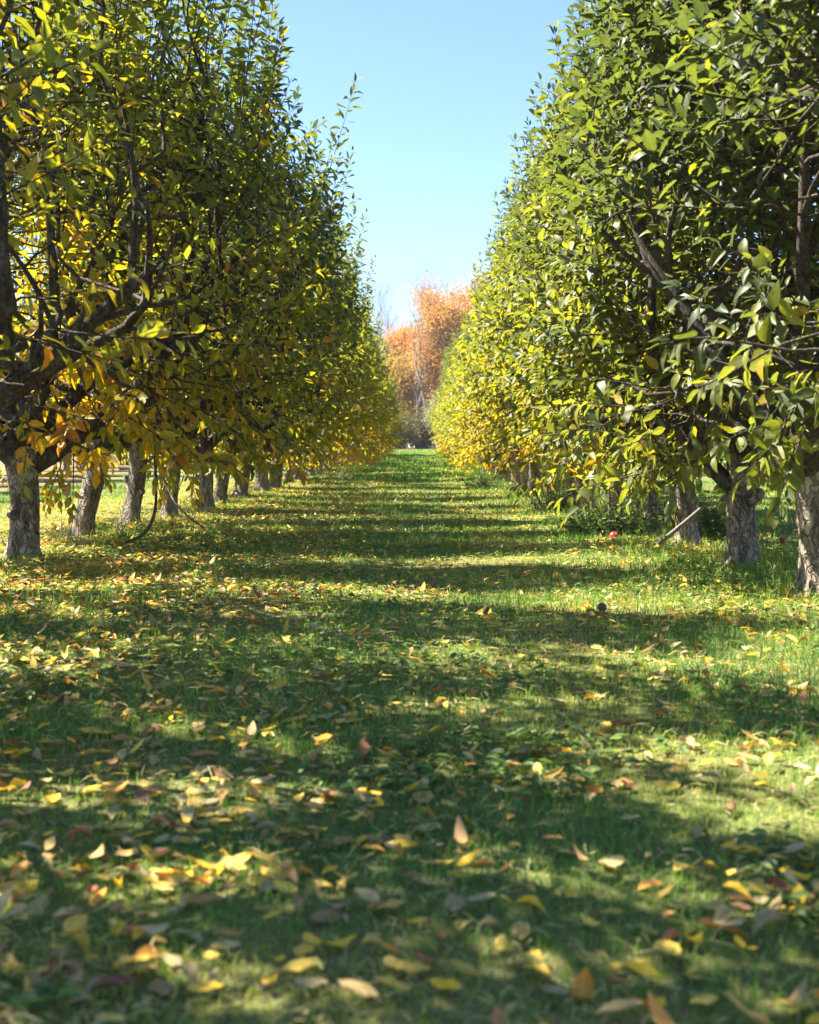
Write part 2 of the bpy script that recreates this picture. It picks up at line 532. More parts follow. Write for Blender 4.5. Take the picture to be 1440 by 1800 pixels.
def make_crown(name, seed, wx, wy, n_shoots, detail, limbs=None, zmin=0.0, yel=0.0, hgt=1.0, leaf=0.083, topx=1.0, gap=0.0):
    r = np.random.default_rng(seed)
    if limbs is None:
        k = r.integers(5, 8)
        a0 = r.uniform(0, 6.28)
        limbs = [(a0 + i * 2 * math.pi / k + r.normal() * 0.25, r.uniform(0.45, 0.95), r.uniform(2.2, 3.0), r.uniform(0.045, 0.07), r.uniform(0.62, 0.8)) for i in range(k)]
        limbs.append((a0, 1.3, 3.0, 0.06, 0.72))
    sk = skeleton(limbs, wx, wy, r)
    bark = Bag()
    nodes, nrad = [], []
    for pts, rad in sk:
        tubes(bark, pts[None], rad[None], 8 if detail else 6, 0.07)
        nodes.append(pts[1:]); nrad.append(rad[1:])
    nodes = np.concatenate(nodes)
    # shoot starts inside the envelope
    S, Dv, Ln, inner = [], [], [], []
    seedv = Vector((seed * 3.1, seed * 1.7, 0.5))
    while len(S) < n_shoots:
        z = r.uniform(0.42, 3.7)
        w = np.interp(z, PROF_Z, PROF_W)
        if r.random() > w * 0.9 + 0.15: continue
        f = r.random() ** 0.42
        a = r.uniform(0, 2 * math.pi)
        if z < 0.95 and f < 0.62 + (0.95 - z) * 0.4: continue
        if z + zmin < 0.0: continue
        p = np.array([math.cos(a) * w * f * wx * 0.86 * np.interp(z, [1.5, 3.0], [1, topx]), math.sin(a) * w * f * wy * np.interp(z, [0.9, 1.5, 2.4, 4.2], [0.92, 0.74, 0.56, 0.34]), z * hgt])
        if z < zmin + 0.15 * math.sin(3 * a): continue
        nv = mnoise.noise(Vector(p) * 1.5 + seedv)
        if nv < -0.03 + gap: continue
        up = np.interp(z, [0.4, 0.9, 1.5, 2.5, 3.4, 4.2], [-0.55, -0.15, 0.35, 0.8, 1.6, 3.0])
        d = np.array([math.cos(a) * f, math.sin(a) * f * 0.55, up]) + r.normal(size=3) * 0.33
        d /= np.linalg.norm(d)
        S.append(p); Dv.append(d)
        Ln.append(r.uniform(0.28, 0.55) if z < 3.0 else r.uniform(0.28, 0.6))
        inner.append(f)
    # upright water sprouts standing above and out of the crown
    for q in range(54):
        z = r.uniform(2.5, 3.7)
        w = np.interp(z, PROF_Z, PROF_W)
        a = r.uniform(0, 2 * math.pi)
        f = r.uniform(0.75, 1.0) if q % 3 else r.uniform(0.1, 0.8)
        S.append(np.array([math.cos(a) * w * f * wx * 0.90 * topx, math.sin(a) * w * f * wy * 0.45, z * hgt]))
        d = np.array([math.cos(a) * 0.22, math.sin(a) * 0.12, 1.0]) + r.normal(size=3) * 0.08
        Dv.append(d / np.linalg.norm(d)); Ln.append(r.uniform(0.6, 1.25)); inner.append(1.0)
    S, Dv, Ln, inner = map(np.array, (S, Dv, Ln, inner))
    # connect every shoot to its nearest branch node that lies lower / nearer the stem
    cost = np.linalg.norm(S[:, None] - nodes[None], axis=2) + 0.35 * np.clip(nodes[None, :, 2] - S[:, None, 2], 0, None)
    near = nodes[np.argmin(cost, 1)]
    gapv = S - near
    gl = np.linalg.norm(gapv, axis=1, keepdims=True)
    K1 = 5
    P1 = bez(near, near + gapv * 0.35 + np.array([0, 0, 0.06]), S - Dv * np.minimum(gl, 0.4) * 0.4, S, K1)
    tip = S + Dv * Ln[:, None] + np.array([0, 0, 1.0]) * (0.10 * Ln[:, None]) * np.where(S[:, 2:3] > 1.2, 1, -1)
    P2 = bez(S, S + Dv * Ln[:, None] * 0.4, S + Dv * Ln[:, None] * 0.7 + r.normal(size=S.shape) * 0.02, tip, 6)
    P = np.concatenate([P1, P2[:, 1:]], 1)
    K = P.shape[1]
    rad = np.linspace(1, 0.28, K)[None] * (0.0055 + 0.004 * np.clip(gl, 0, 1))
    tubes(bark, P, rad, 4 if detail else 3, 0.0)
    bbag = bark
    # leaves along the shoots
    lb = Bag()
    step = leaf * 0.32
    LP, LD, LN, LL, LT = [], [], [], [], []
    for i in range(len(S)):
        sprout = i >= len(S) - 54
        n = max(6, int(Ln[i] / step * (1.15 if sprout else 1)))
        t = np.linspace(0.06, 1.0, n) + r.normal(size=n) * 0.01
        t = np.clip(t, 0, 1)
        tt = t * 5
        k0 = np.clip(tt.astype(int), 0, 4)
        fr = (tt - k0)[:, None]
        pos = P2[i][k0] * (1 - fr) + P2[i][k0 + 1] * fr
        T = norm(P2[i][k0 + 1] - P2[i][k0])
        ph = np.arange(n) * 2.39996 + r.uniform(0, 6.28) + r.normal(size=n) * 0.25
        ref = np.array([0.3, 0.2, 1.0]) if abs(T[0][2]) < 0.85 else np.array([1.0, 0.3, 0])
        U = norm(np.cross(T, ref)); V = np.cross(T, U)
        Rr = np.cos(ph)[:, None] * U + np.sin(ph)[:, None] * V
        ang = np.interp(t, [0, 0.8, 1.0], [1.15, 0.85, 0.35])[:, None] + r.normal(size=(n, 1)) * 0.18
        D = np.sin(ang) * Rr + np.cos(ang) * T
        D[:, 2] -= 0.22 + 0.25 * (S[i, 2] < 1.4)
        D = norm(D)
        N = norm(T * 1.0 + np.array([0, 0, 0.75]) + r.normal(size=(n, 3)) * 0.33)
        LP.append(pos + Rr * 0.008); LD.append(D); LN.append(N)
        LL.append(leaf * (1.14 if sprout else 1.0) * np.clip(r.normal(1, 0.17, n), 0.55, 1.4) * np.interp(t, [0, .2, .85, 1], [0.8, 1, 1, 0.6]))
        z = S[i, 2] / hgt
        y0 = np.interp(z, [0.4, 1.0, 1.8, 2.6, 3.3, 4.2], [0.60, 0.50, 0.39, 0.27, 0.15, 0.08]) + yel
        y0 += 0.16 * (0.75 - inner[i]) + r.normal() * 0.07 + 0.22 * mnoise.noise(Vector(S[i]) * 1.1 + seedv)
        y = y0 + r.normal(size=n) * 0.07 - 0.10 * (t - 0.5)
        y = np.where(r.random(n) < 0.035 + 0.03 * (z < 2.2), y + 0.35, y)
        LT.append(np.stack([r.random(n), np.clip(y, 0, 1)], 1))
    LP, LD, LN, LL, LT = map(np.concatenate, (LP, LD, LN, LL, LT))
    # petiole offset
    LP = LP + LD * 0.010
    n = len(LP)
    leaf_geo(lb, LP, LD, LN, LL, LL * np.clip(r.normal(0.52, 0.08, n), 0.34, 0.72), LT, detail, r.normal(0.24, 0.24, n), r.normal(0.38, 0.24, n))
    return lb.mesh(name + "_crown", M_leaf), bbag.mesh(name + "_branches", M_twig), n


def make_trunk(name, seed, rad=0.10, h=0.82, lean=(0, 0), fork=False, sides=28, rings=34):
    r = np.random.default_rng(seed)
    bag = Bag()
    zz = np.concatenate([[-0.12], np.linspace(0, h, rings - 4), [h + 0.03, h + 0.055, h + 0.065]])
    a = np.arange(sides) / sides * 2 * math.pi
    V = []
    ph = r.uniform(0, 6.28, 6)
    for z in zz:
        u = max(0, min(1, z / h))
        cx = lean[0] * (1 - u) ** 1.3 + 0.012 * math.sin(5 * u + ph[0])
        cy = lean[1] * (1 - u) ** 1.3 + 0.012 * math.sin(4 * u + ph[1])
        flare = 1 + 0.85 * math.exp(-max(z, 0) / 0.06) + 0.22 * math.exp(-(h - z) / 0.14 if z < h else 0)
        sh = 1.0 if z <= h else max(0.02, 1 - ((z - h) / 0.066) ** 2)
        for ai in a:
            rr = 0.82 * rad * flare * sh
            rr *= 1 + 0.10 * math.sin(2 * ai + ph[2]) + 0.07 * math.sin(3 * ai + ph[3] + 2 * u) + 0.10 * math.exp(-max(z, 0) / 0.10) * math.sin(5 * ai + ph[4])
            nx, ny = math.cos(ai), math.sin(ai)
            q = Vector((nx * 3.2, ny * 3.2, z * 9 + seed))
            rr *= 1 + 0.09 * mnoise.noise(q) + 0.05 * mnoise.noise(Vector((nx * 9, ny * 9, z * 22 + seed)))
            V.append((cx + nx * rr, cy + ny * rr, z))
    n = len(zz)
    i = np.arange(n * sides).reshape(n, sides)
    j = np.roll(i, -1, 1)
    q = np.stack([i[:-1], j[:-1], j[1:], i[1:]], -1).reshape(-1, 4)
    bag.add(V, q)
    # a pruned knuckle or two, stub ends of old cuts
    for k in range(2):
        az = r.uniform(0, 6.28); z0 = r.uniform(0.35, 0.7) * h
        u = z0 / h
        b = np.array([lean[0] * (1 - u) ** 1.3 + math.cos(az) * rad * 0.6, lean[1] * (1 - u) ** 1.3 + math.sin(az) * rad * 0.6, z0])
        d = np.array([math.cos(az), math.sin(az), 0.5])
        pts = np.array([b + d * s for s in (0, 0.03, 0.06, 0.075, 0.078)])
        tubes(bag, pts[None], np.array([[0.04, 0.034, 0.03, 0.022, 0.002]]), 10, 0.05)
    return bag.mesh(name, M_bark)


# crown variants: wide ones for the left row, narrower ones for the right row
V = {}
V['hero_left'] = make_crown("hero_left", 11, 2.05, 1.30, 560, True, yel=0.04, gap=0.08, zmin=0.72, leaf=0.09, limbs=[
    (0.15, 0.55, 2.4, 0.07, 0.60), (3.0, 0.75, 2.4, 0.065, 0.66), (1.9, 1.05, 2.6, 0.06, 0.75), (5.2, 0.95, 2.6, 0.055, 0.78), (0.9, 0.9, 2.6, 0.055, 0.78), (4.1, 0.7, 2.2, 0.05, 0.75)])
V['hero_right'] = make_crown("hero_right", 23, 1.26, 1.30, 640, True, topx=0.76, yel=-0.19, zmin=0.76, leaf=0.088, limbs=[
    (3.0, 0.62, 2.8, 0.06, 0.50), (0.3, 0.8, 2.4, 0.055, 0.66), (1.7, 1.0, 2.6, 0.05, 0.72), (5.0, 0.95, 2.6, 0.05, 0.72), (3.9, 1.1, 2.6, 0.05, 0.75)])
V['left_a'] = make_crown("left_a", 31, 2.05, 1.25, 510, True, yel=0.02, zmin=0.68, leaf=0.09)
V['left_b'] = make_crown("left_b", 37, 2.05, 1.20, 470, False, leaf=0.095, zmin=0.80, yel=0.04)
V['left_c'] = make_crown("left_c", 41, 2.0, 1.25, 470, False, leaf=0.095, zmin=0.80, yel=0.06)
V['right_a'] = make_crown("right_a", 47, 1.28, 1.25, 560, True, zmin=0.74, yel=-0.19, leaf=0.088, topx=0.76)
V['right_b'] = make_crown("right_b", 53, 1.20, 1.20, 450, False, leaf=0.092, zmin=0.80, topx=0.76)
V['right_c'] = make_crown("right_c", 59, 1.20, 1.25, 450, False, leaf=0.092, zmin=0.80, yel=0.02, topx=0.76)
V['over_left'] = make_crown("over_left", 67, 1.85, 1.3, 125, True, zmin=1.15, yel=0.04, gap=0.10, leaf=0.088)
V['over_right'] = make_crown("over_right", 71, 1.4, 1.4, 420, True, zmin=1.15, yel=-0.30, gap=0.03, topx=0.76)
print({k: v[2] for k, v in V.items()})

TRUNKS = [make_trunk("far_trunk", 200 + k, 0.10 + 0.01 * k, 0.82, (0.04 * k - 0.05, 0.02), sides=14, rings=16) for k in range(4)]


def apple_tree(x, y, var, label, rz=0.0, sc=(1, 1, 1), yel=0.0, trunk=None, group=None, drop=0.0):
    z = float(terrain(x, y)) - 0.02
    t = empty("apple_tree", (x, y, z), 0)
    tag(t, label, "tree", group)
    cr, br, _ = V[var]
    c = link("crown", cr, t); c["yellowing"] = yel
    b = link("branches", br, t)
    for o in (c, b):
        o.rotation_euler = (0, 0, rz); o.scale = sc; o.location = (0, 0, drop)
    link("trunk", trunk, t)
    return t


LEFT = [  # x, y, variant, yel, height, trunk radius, lean
    (-2.62, 8.7, 'hero_left', 0.04, 1.04, 0.105, (0.0, 0.02), "rough dark forked apple trunk nearest in the left row, low thick limb curving right"),
    (-2.60, 10.7, 'left_a', -0.08, 1.07, 0.105, (-0.13, 0.0), "apple tree with pale leaning trunk and bare root suckers, second trunk of the left row"),
    (-2.60, 12.3, 'left_a', -0.21, 1.09, 0.095, (-0.08, 0.0), "apple tree with flared root foot behind the bent black hose, third trunk of left row"),
    (-2.62, 14.1, 'left_b', -0.20, 1.05, 0.105, (-0.02, 0.0), "apple tree with straight grey trunk crossed by the thin hose, fourth of left row"),
    (-2.58, 16.1, 'left_c', -0.16, 1.02, 0.10, (0.02, 0.0), "apple tree with slim upright dark trunk, fifth trunk of the left row"),
    (-2.58, 17.9, 'left_b', -0.04, 0.98, 0.105, (-0.10, 0.0), "apple tree with short trunk leaning right, sixth trunk of the left row"),
    (-2.58, 20.2, 'left_c', -0.02, 1.03, 0.115, (-0.14, 0.0), "apple tree with pale sawn stub on its trunk, seventh of the left row"),
    (-2.62, 22.3, 'left_b', 0.0, 1.0, 0.12, (0.0, 0.0), "apple tree with thick straight trunk, eighth trunk of the left row"),
    (-2.58, 25.0, 'left_c', 0.02, 1.02, 0.13, (-0.16, 0.0), "apple tree with strongly leaning pale trunk, ninth of the left row"),
]
RIGHT = [
    (1.98, 6.5, 'right_a', -0.14, 0.95, 0.125, (0.02, 0.0), "apple tree with pale dappled trunk at right edge of photo, long limb reaching left"),
    (1.95, 7.8, 'hero_right', -0.06, 0.93, 0.095, (-0.01, 0.0), "apple tree with dark straight trunk second from the right edge of photo"),
    (1.95, 9.6, 'right_a', 0.0, 0.92, 0.085, (0.04, 0.0), "apple tree with slim pinkish trunk behind the leaning grey pole"),
    (1.97, 11.1, 'right_b', -0.10, 1.0, 0.075, (0.03, 0.0), "apple tree with thin dark trunk rising out of weeds, left of the grey pole"),
    (1.95, 12.9, 'right_c', -0.06, 1.02, 0.09, (0.05, 0.0), "apple tree with leaning trunk behind the tall green weeds, fifth of the right row"),
    (1.93, 14.7, 'right_b', -0.10, 1.0, 0.11, (-0.06, 0.0), "apple tree with thick brown trunk beside dark shrub, sixth of the right row"),
    (1.95, 16.4, 'right_c', 0.02, 1.0, 0.10, (0.06, 0.0), "apple tree with trunk half hidden by dark shrub, seventh of the right row"),
    (1.95, 18.6, 'right_b', 0.02, 1.02, 0.11, (0.0, 0.0), "apple tree with ridged trunk, eighth trunk of the right row"),
    (1.92, 20.8, 'right_c', 0.03, 0.98, 0.12, (-0.05, 0.0), "apple tree with broad ridged trunk left of the dark shrub, ninth of right row"),
]
ORD = ["tenth", "eleventh", "twelfth", "thirteenth", "fourteenth", "fifteenth", "sixteenth", "seventeenth", "eighteenth", "nineteenth",
       "twentieth", "twenty-first", "twenty-second", "twenty-third", "twenty-fourth", "twenty-fifth", "twenty-sixth", "twenty-seventh"]
for side, rows in (("left", LEFT), ("right", RIGHT)):
    for k, (x, y, var, yel, h, tr, lean, label) in enumerate(rows):
        me = make_trunk("trunk", 100 + k * 7 + (50 if side == "right" else 0), tr, 0.72 if var.startswith('hero') else 0.8, lean)
        hero = var.startswith('hero')
        rz = 0 if hero or k % 2 == 0 else math.pi
        apple_tree(x, y, var, label, rz, (1, 1 if k % 3 else (1 if hero else -1), h), yel, me, f"apple trees of the {side} row")
    x0 = rows[-1][0]
    y = rows[-1][1]
    for k in range(16):
        y += 2.25 + random.uniform(-0.25, 0.25)
        var = f"{side}_{'bc'[k % 2]}"
        flip = math.pi if random.random() < 0.5 else 0
        yel = (0.05 + 0.08 * random.random() if k < 11 else 0.0) - (0.05 if side == 'right' else 0.0) + random.uniform(-0.05, 0.05)
        apple_tree(x0 + random.uniform(-0.05, 0.05), y, var,
                   f"small far apple tree with yellowing lower leaves, {ORD[k]} from the camera in the {side} row", flip,
                   (random.uniform(0.92, 1.06), 1, random.uniform(0.88, 1.08)), yel, TRUNKS[k % 4], f"apple trees of the {side} row", -0.08 if k < 2 else -0.30)
    # the trees whose trunks stand just outside the frame, boughs reaching in
    near = ([(-2.72, 6.6, 'over_left', "yellow-green apple bough hanging in at the left edge, ahead of the nearest left trunk"),
             (-2.85, 4.7, 'over_left', "apple bough of large near yellow leaves entering at the left edge"),
             (-2.62, 3.0, 'over_left', "apple bough of blurred big leaves at the top left corner")] if side == "left" else
            [(2.25, 4.6, 'over_right', "apple bough of large dark green leaves entering at the right edge"),
             (2.45, 2.7, 'over_right', "apple bough of blurred big leaves at the top right corner")])
    for k, (x, y, var, label) in enumerate(near):
        apple_tree(x, y, var, label, math.pi * (k % 2), (1, 1.3 if side == 'left' else 1, 1.0), 0.0 if side == "left" else -0.03, TRUNKS[k], f"apple trees of the {side} row")

# neighbouring rows, seen through the gaps under the crowns
k = 0
for sgn, side in ((-1, "left"), (1, "right")):
    for i in range(9):
        y = (19 if sgn < 0 else 12) + i * 3.4
        apple_tree(sgn * (9.6 if sgn < 0 else 7.2), y, f"{side}_{'bc'[i % 2]}", f"apple tree of the next row on the {side}, {['first','second','third','fourth','fifth','sixth','seventh','eighth','ninth'][i]} from the camera",
                   math.pi * (i % 2), (1, 1, 0.97 + 0.02 * (i % 3)), 0.05, TRUNKS[i % 4], f"apple trees of the next row on the {side}")


# ------------------------------------------------------------------ grass
def patch(x, y, s, seed):
    o = np.zeros_like(x)
    r = np.random.default_rng(seed)
    for k in range(6):
        a = r.uniform(0, 6.28); f = s * r.uniform(0.6, 1.8)
        o += np.sin((x * math.cos(a) + y * math.sin(a)) * f + r.uniform(0, 6.28) + 1.3 * np.sin(f * 0.6 * (x * math.sin(a) - y * math.cos(a))))
    return o / 6


def build_grass():
    bag = Bag()
    zones = [  # y0, y1, half width slope, blades per m2, height, width
        (1.3, 3.2, 0.36, 9500, 0.031, 0.0022), (3.2, 6.0, 0.36, 4600, 0.036, 0.0030), (6.0, 10.0, 0.37, 2000, 0.042, 0.0042),
        (10.0, 16.0, 0.37, 900, 0.048, 0.006), (16.0, 28.0, 0.33, 330, 0.055, 0.010), (28.0, 74.0, 0.0, 160, 0.06, 0.03)]
    for (y0, y1, sl_, dens, hh, ww) in zones:
        hw = lambda y: (0.15 if sl_ else 2.3) + sl_ * y
        area = (y1 - y0) * 2 * hw((y0 + y1) / 2)
        n = int(area * dens)
        u = rng.random(n)
        y = y0 + (y1 - y0) * (u * 0.9 + 0.1 * u * u)
        x = rng.uniform(-1, 1, n) * hw(y)
        p1 = patch(x, y, 4.0, 3); p2 = patch(x, y, 1.1, 5); p3 = patch(x, y, 16.0, 9)
        dry = 0.30 + 0.34 * p1 + 0.30 * p2 + 0.18 * p3 + rng.normal(size=n) * 0.12
        dry += 0.30 * np.exp(-((x + 2.7) / 0.9) ** 2) + 0.12 * np.exp(-((x - 2.1) / 0.8) ** 2) + 0.35 * (x < -3.2) * (x > -4.9) + 0.22 * np.exp(-((x - 0.62) / 0.22) ** 2) + 0.18 * np.exp(-((x + 0.8) / 0.25) ** 2) - 0.04
        dry = np.where(rng.random(n) < 0.13, rng.uniform(0.75, 1.0, n), dry)
        keep = (rng.random(n) < np.clip(1.15 - 0.55 * np.clip(dry, 0, 1), 0.3, 1)) & (x > -7.0)
        x, y, dry, p1 = x[keep], y[keep], dry[keep], p1[keep]
        n = len(x)
        h = hh * np.clip(rng.normal(1, 0.35, n), 0.35, 2.4) * (1.1 - 0.5 * np.clip(dry, 0, 1)) * (1 + 0.45 * np.clip(patch(x, y, 3.0, 17), -0.6, 1))
        under = np.exp(-((np.abs(x - 2.1)) / 0.9) ** 2)
        h *= 1 + 0.5 * under
        for (tx, ty) in [(r_[0], r_[1]) for r_ in LEFT + RIGHT]:
            h *= 1 + 1.1 * np.exp(-(((x - tx) ** 2 + (y - ty) ** 2) / 0.30 ** 2))
        w = ww * rng.uniform(0.6, 1.4, n)
        a = rng.uniform(0, 2 * math.pi, n)
        lean = np.clip(rng.normal(0.55, 0.35, n) + 0.5 * np.clip(dry, 0, 1), 0.05, 1.7)
        ld = rng.uniform(0, 2 * math.pi, n)
        L = np.stack([np.cos(ld), np.sin(ld), np.zeros(n)], 1)
        S = np.stack([np.cos(a), np.sin(a), np.zeros(n)], 1)
        B = np.stack([x, y, terrain(x, y) - 0.004], 1)
        up = np.array([0, 0, 1.0])
        m1 = B + up * (h * 0.55 * np.cos(lean * 0.4))[:, None] + L * (h * 0.55 * np.sin(lean * 0.4))[:, None]
        tp = m1 + up * (h * 0.5 * np.cos(lean * 1.3))[:, None] + L * (h * 0.5 * np.sin(lean * 1.3))[:, None]
        Vv = np.stack([B - S * w[:, None] / 2, B + S * w[:, None] / 2, m1 + S * w[:, None] * 0.42, m1 - S * w[:, None] * 0.42, tp], 1)
        base = (np.arange(n) * 5)[:, None]
        q = np.array([[0, 1, 2, 3]]) + base
        t = np.array([[3, 2, 4]]) + base
        c = np.zeros((n, 5, 3))
        c[..., 0] = rng.random(n)[:, None]
        c[..., 1] = np.clip(dry, 0, 1)[:, None]
        c[..., 2] = 0.5
        bag.add(Vv.reshape(-1, 3), q, t, c.reshape(-1, 3))
    o = link("grass", bag.mesh("grass", M_grass, False))
    tag(o, "short green grass with dry straw patches covering the alley between the rows", "grass", kind="stuff")
    # flat dead straw lying in the turf
    bag = Bag()
    n = 90000
    y = 1.4 + 20 * rng.random(n) ** 1.7
    x = rng.uniform(-1, 1, n) * (0.15 + 0.36 * y)
    pp = 0.30 + 0.45 * patch(x, y, 4.5, 61) + 0.30 * patch(x, y, 1.2, 5) + 0.15 * np.exp(-((x + 2.2) / 1.2) ** 2)
    k = rng.random(n) < np.clip(pp, 0.04, 1) * np.interp(y, [1.4, 4, 8], [0.6, 0.8, 1.0])
    x, y = x[k], y[k]
    n = len(x)
    a = rng.uniform(0, 6.28, n)
    L = rng.uniform(0.025, 0.08, n) * np.interp(y, [2, 12], [0.8, 1.3])
    w = rng.uniform(0.0007, 0.0018, n) * np.interp(y, [2, 12], [1.0, 2.6])
    d = np.stack([np.cos(a), np.sin(a), rng.normal(size=n) * 0.18], 1)
    sd = np.stack([-np.sin(a), np.cos(a), rng.normal(size=n) * 0.4], 1)
    B = np.stack([x, y, terrain(x, y) + rng.uniform(0.006, 0.034, n)], 1)
    mid = B + d * L[:, None] * 0.5 + sd * (rng.normal(size=n) * 0.06 * L)[:, None] + np.array([0, 0, 0.006])
    tp = B + d * L[:, None]
    W = w[:, None] / 2
    Vv = np.stack([B - sd * W, B + sd * W, mid + sd * W, mid - sd * W, tp], 1)
    base = (np.arange(n) * 5)[:, None]
    c = np.zeros((n, 5, 3)); c[..., 0] = rng.random(n)[:, None]; c[..., 1] = rng.uniform(0.78, 1.0, n)[:, None]; c[..., 2] = 0.5
    bag.add(Vv.reshape(-1, 3), np.array([[0, 1, 2, 3]]) + base, np.array([[3, 2, 4]]) + base, c.reshape(-1, 3))
    o = link("straw", bag.mesh("straw", M_grass, False))
    tag(o, "dead straw and cut grass stalks lying flat in the turf", "straw", kind="stuff")
    # broad-leaved ground cover (clover, dandelion) in tufts
    bag = Bag()
    n0 = 6000
    y = 1.5 + 14 * rng.random(n0) ** 1.3
    x = rng.uniform(-1, 1, n0) * (0.15 + 0.36 * y)
    k = (patch(x, y, 2.6, 29) > 0.12) | (np.abs(x - 2.1) < 0.7)
    x, y = x[k], y[k]
    n = len(x)
    m = 4
    X = np.repeat(x, m) + rng.normal(size=n * m) * 0.02
    Y = np.repeat(y, m) + rng.normal(size=n * m) * 0.02
    Pp = np.stack([X, Y, terrain(X, Y) + rng.uniform(0.01, 0.04, n * m)], 1)
    a = rng.uniform(0, 6.28, n * m)
    D = np.stack([np.cos(a), np.sin(a), rng.uniform(-0.1, 0.7, n * m)], 1)
    N = np.array([0, 0, 1.0]) + rng.normal(size=(n * m, 3)) * 0.25
    Ls = rng.uniform(0.018, 0.045, n * m)
    leaf_geo(bag, Pp, D, N, Ls, Ls * 0.5, np.stack([rng.random(n * m), np.clip(rng.normal(0.42, 0.16, n * m), 0, 1)], 1), False)
    o = link("ground_cover", bag.mesh("ground_cover", M_weed))
    tag(o, "low broad-leaved clover and dandelion foliage mixed into the grass", "ground cover", kind="stuff")


build_grass()


# ------------------------------------------------------------------ fallen leaves
def fallen_mesh(tone, curl, fold, L, W, seed):
    """one bent, wavy, thin dead leaf with a stalk"""
    r = np.random.default_rng(seed)
    nu, nv = 12, 7
    us = np.linspace(0, 1, nu)
    vs = np.linspace(-1, 1, nv)
    prof = np.sin(np.pi * us ** 0.85) ** 0.75
    prof[0] = 0.03; prof[-1] = 0.0
    Vv, C = [], []
    bx = r.normal() * 0.15
    ph = r.uniform(0, 6.28, 3)
    ed = 1 + 0.06 * r.normal(size=(nu, 2))
    for i, u in enumerate(us):
        th = curl * (u - 0.4)
        for v in vs:
            w = prof[i] * W / 2 * v * (ed[i, 0] if v < 0 else ed[i, 1])
            fa = fold * abs(v) ** 0.8
            yy = w * math.cos(fa)
            zz = abs(w) * math.sin(fa) + 0.05 * W * math.sin(9 * u + ph[0]) * abs(v) + 0.04 * W * math.sin(14 * u + ph[1]) * v
            xx = math.sin(th) * L / max(abs(curl), 0.05) if abs(curl) > 0.05 else (u - 0.4) * L
            zc = (1 - math.cos(th)) * L / curl if abs(curl) > 0.05 else 0
            Vv.append((xx, yy + bx * L * (u - 0.4) ** 2, zz + zc)); C.append((tone[0], tone[1], abs(v)))
    i = np.arange(nu * nv).reshape(nu, nv)
    q = np.stack([i[:-1, :-1], i[1:, :-1], i[1:, 1:], i[:-1, 1:]], -1).reshape(-1, 4)
    bag = Bag()
    bag.add(Vv, q, None, np.array(C))
    b = np.array(Vv[nv // 2])
    pts = np.array([b, b + (-0.2 * L, 0.03 * L, 0.05 * L), b + (-0.38 * L, 0.08 * L, 0.02 * L)])
    n0 = bag.n
    tubes(bag, pts[None], np.array([[0.0012, 0.001, 0.0008]]), 4)
    c = np.array(bag.c[-1]); c[:, 0] = tone[0]; c[:, 1] = tone[1]; c[:, 2] = 0.3
    bag.c[-1] = c
    me = bag.mesh("fallen_leaf", M_fallen)
    return me


TONES = {"golden yellow": (0.02, 0.10), "pale yellow": (0.19, 0.25), "orange": (0.34, 0.38), "dull tan": (0.47, 0.55), "pale tan": (0.62, 0.70),
         "brown": (0.77, 0.82), "rust red": (0.88, 0.92), "dark brown": (0.96, 1.0)}
LEAFMESH = {}
s = 900
for cn, (a, b) in TONES.items():
    for st, (cu, fo) in {"flat": (0.35, 0.12), "cupped": (0.6, 0.5), "curled": (1.5, 0.9)}.items():
        for k in range(2):
            LEAFMESH.setdefault((cn, st), []).append(fallen_mesh((random.random(), random.uniform(a, b)), cu * random.choice((-1, 1)), fo, 1.0, random.uniform(0.48, 0.62), s))
            s += 1

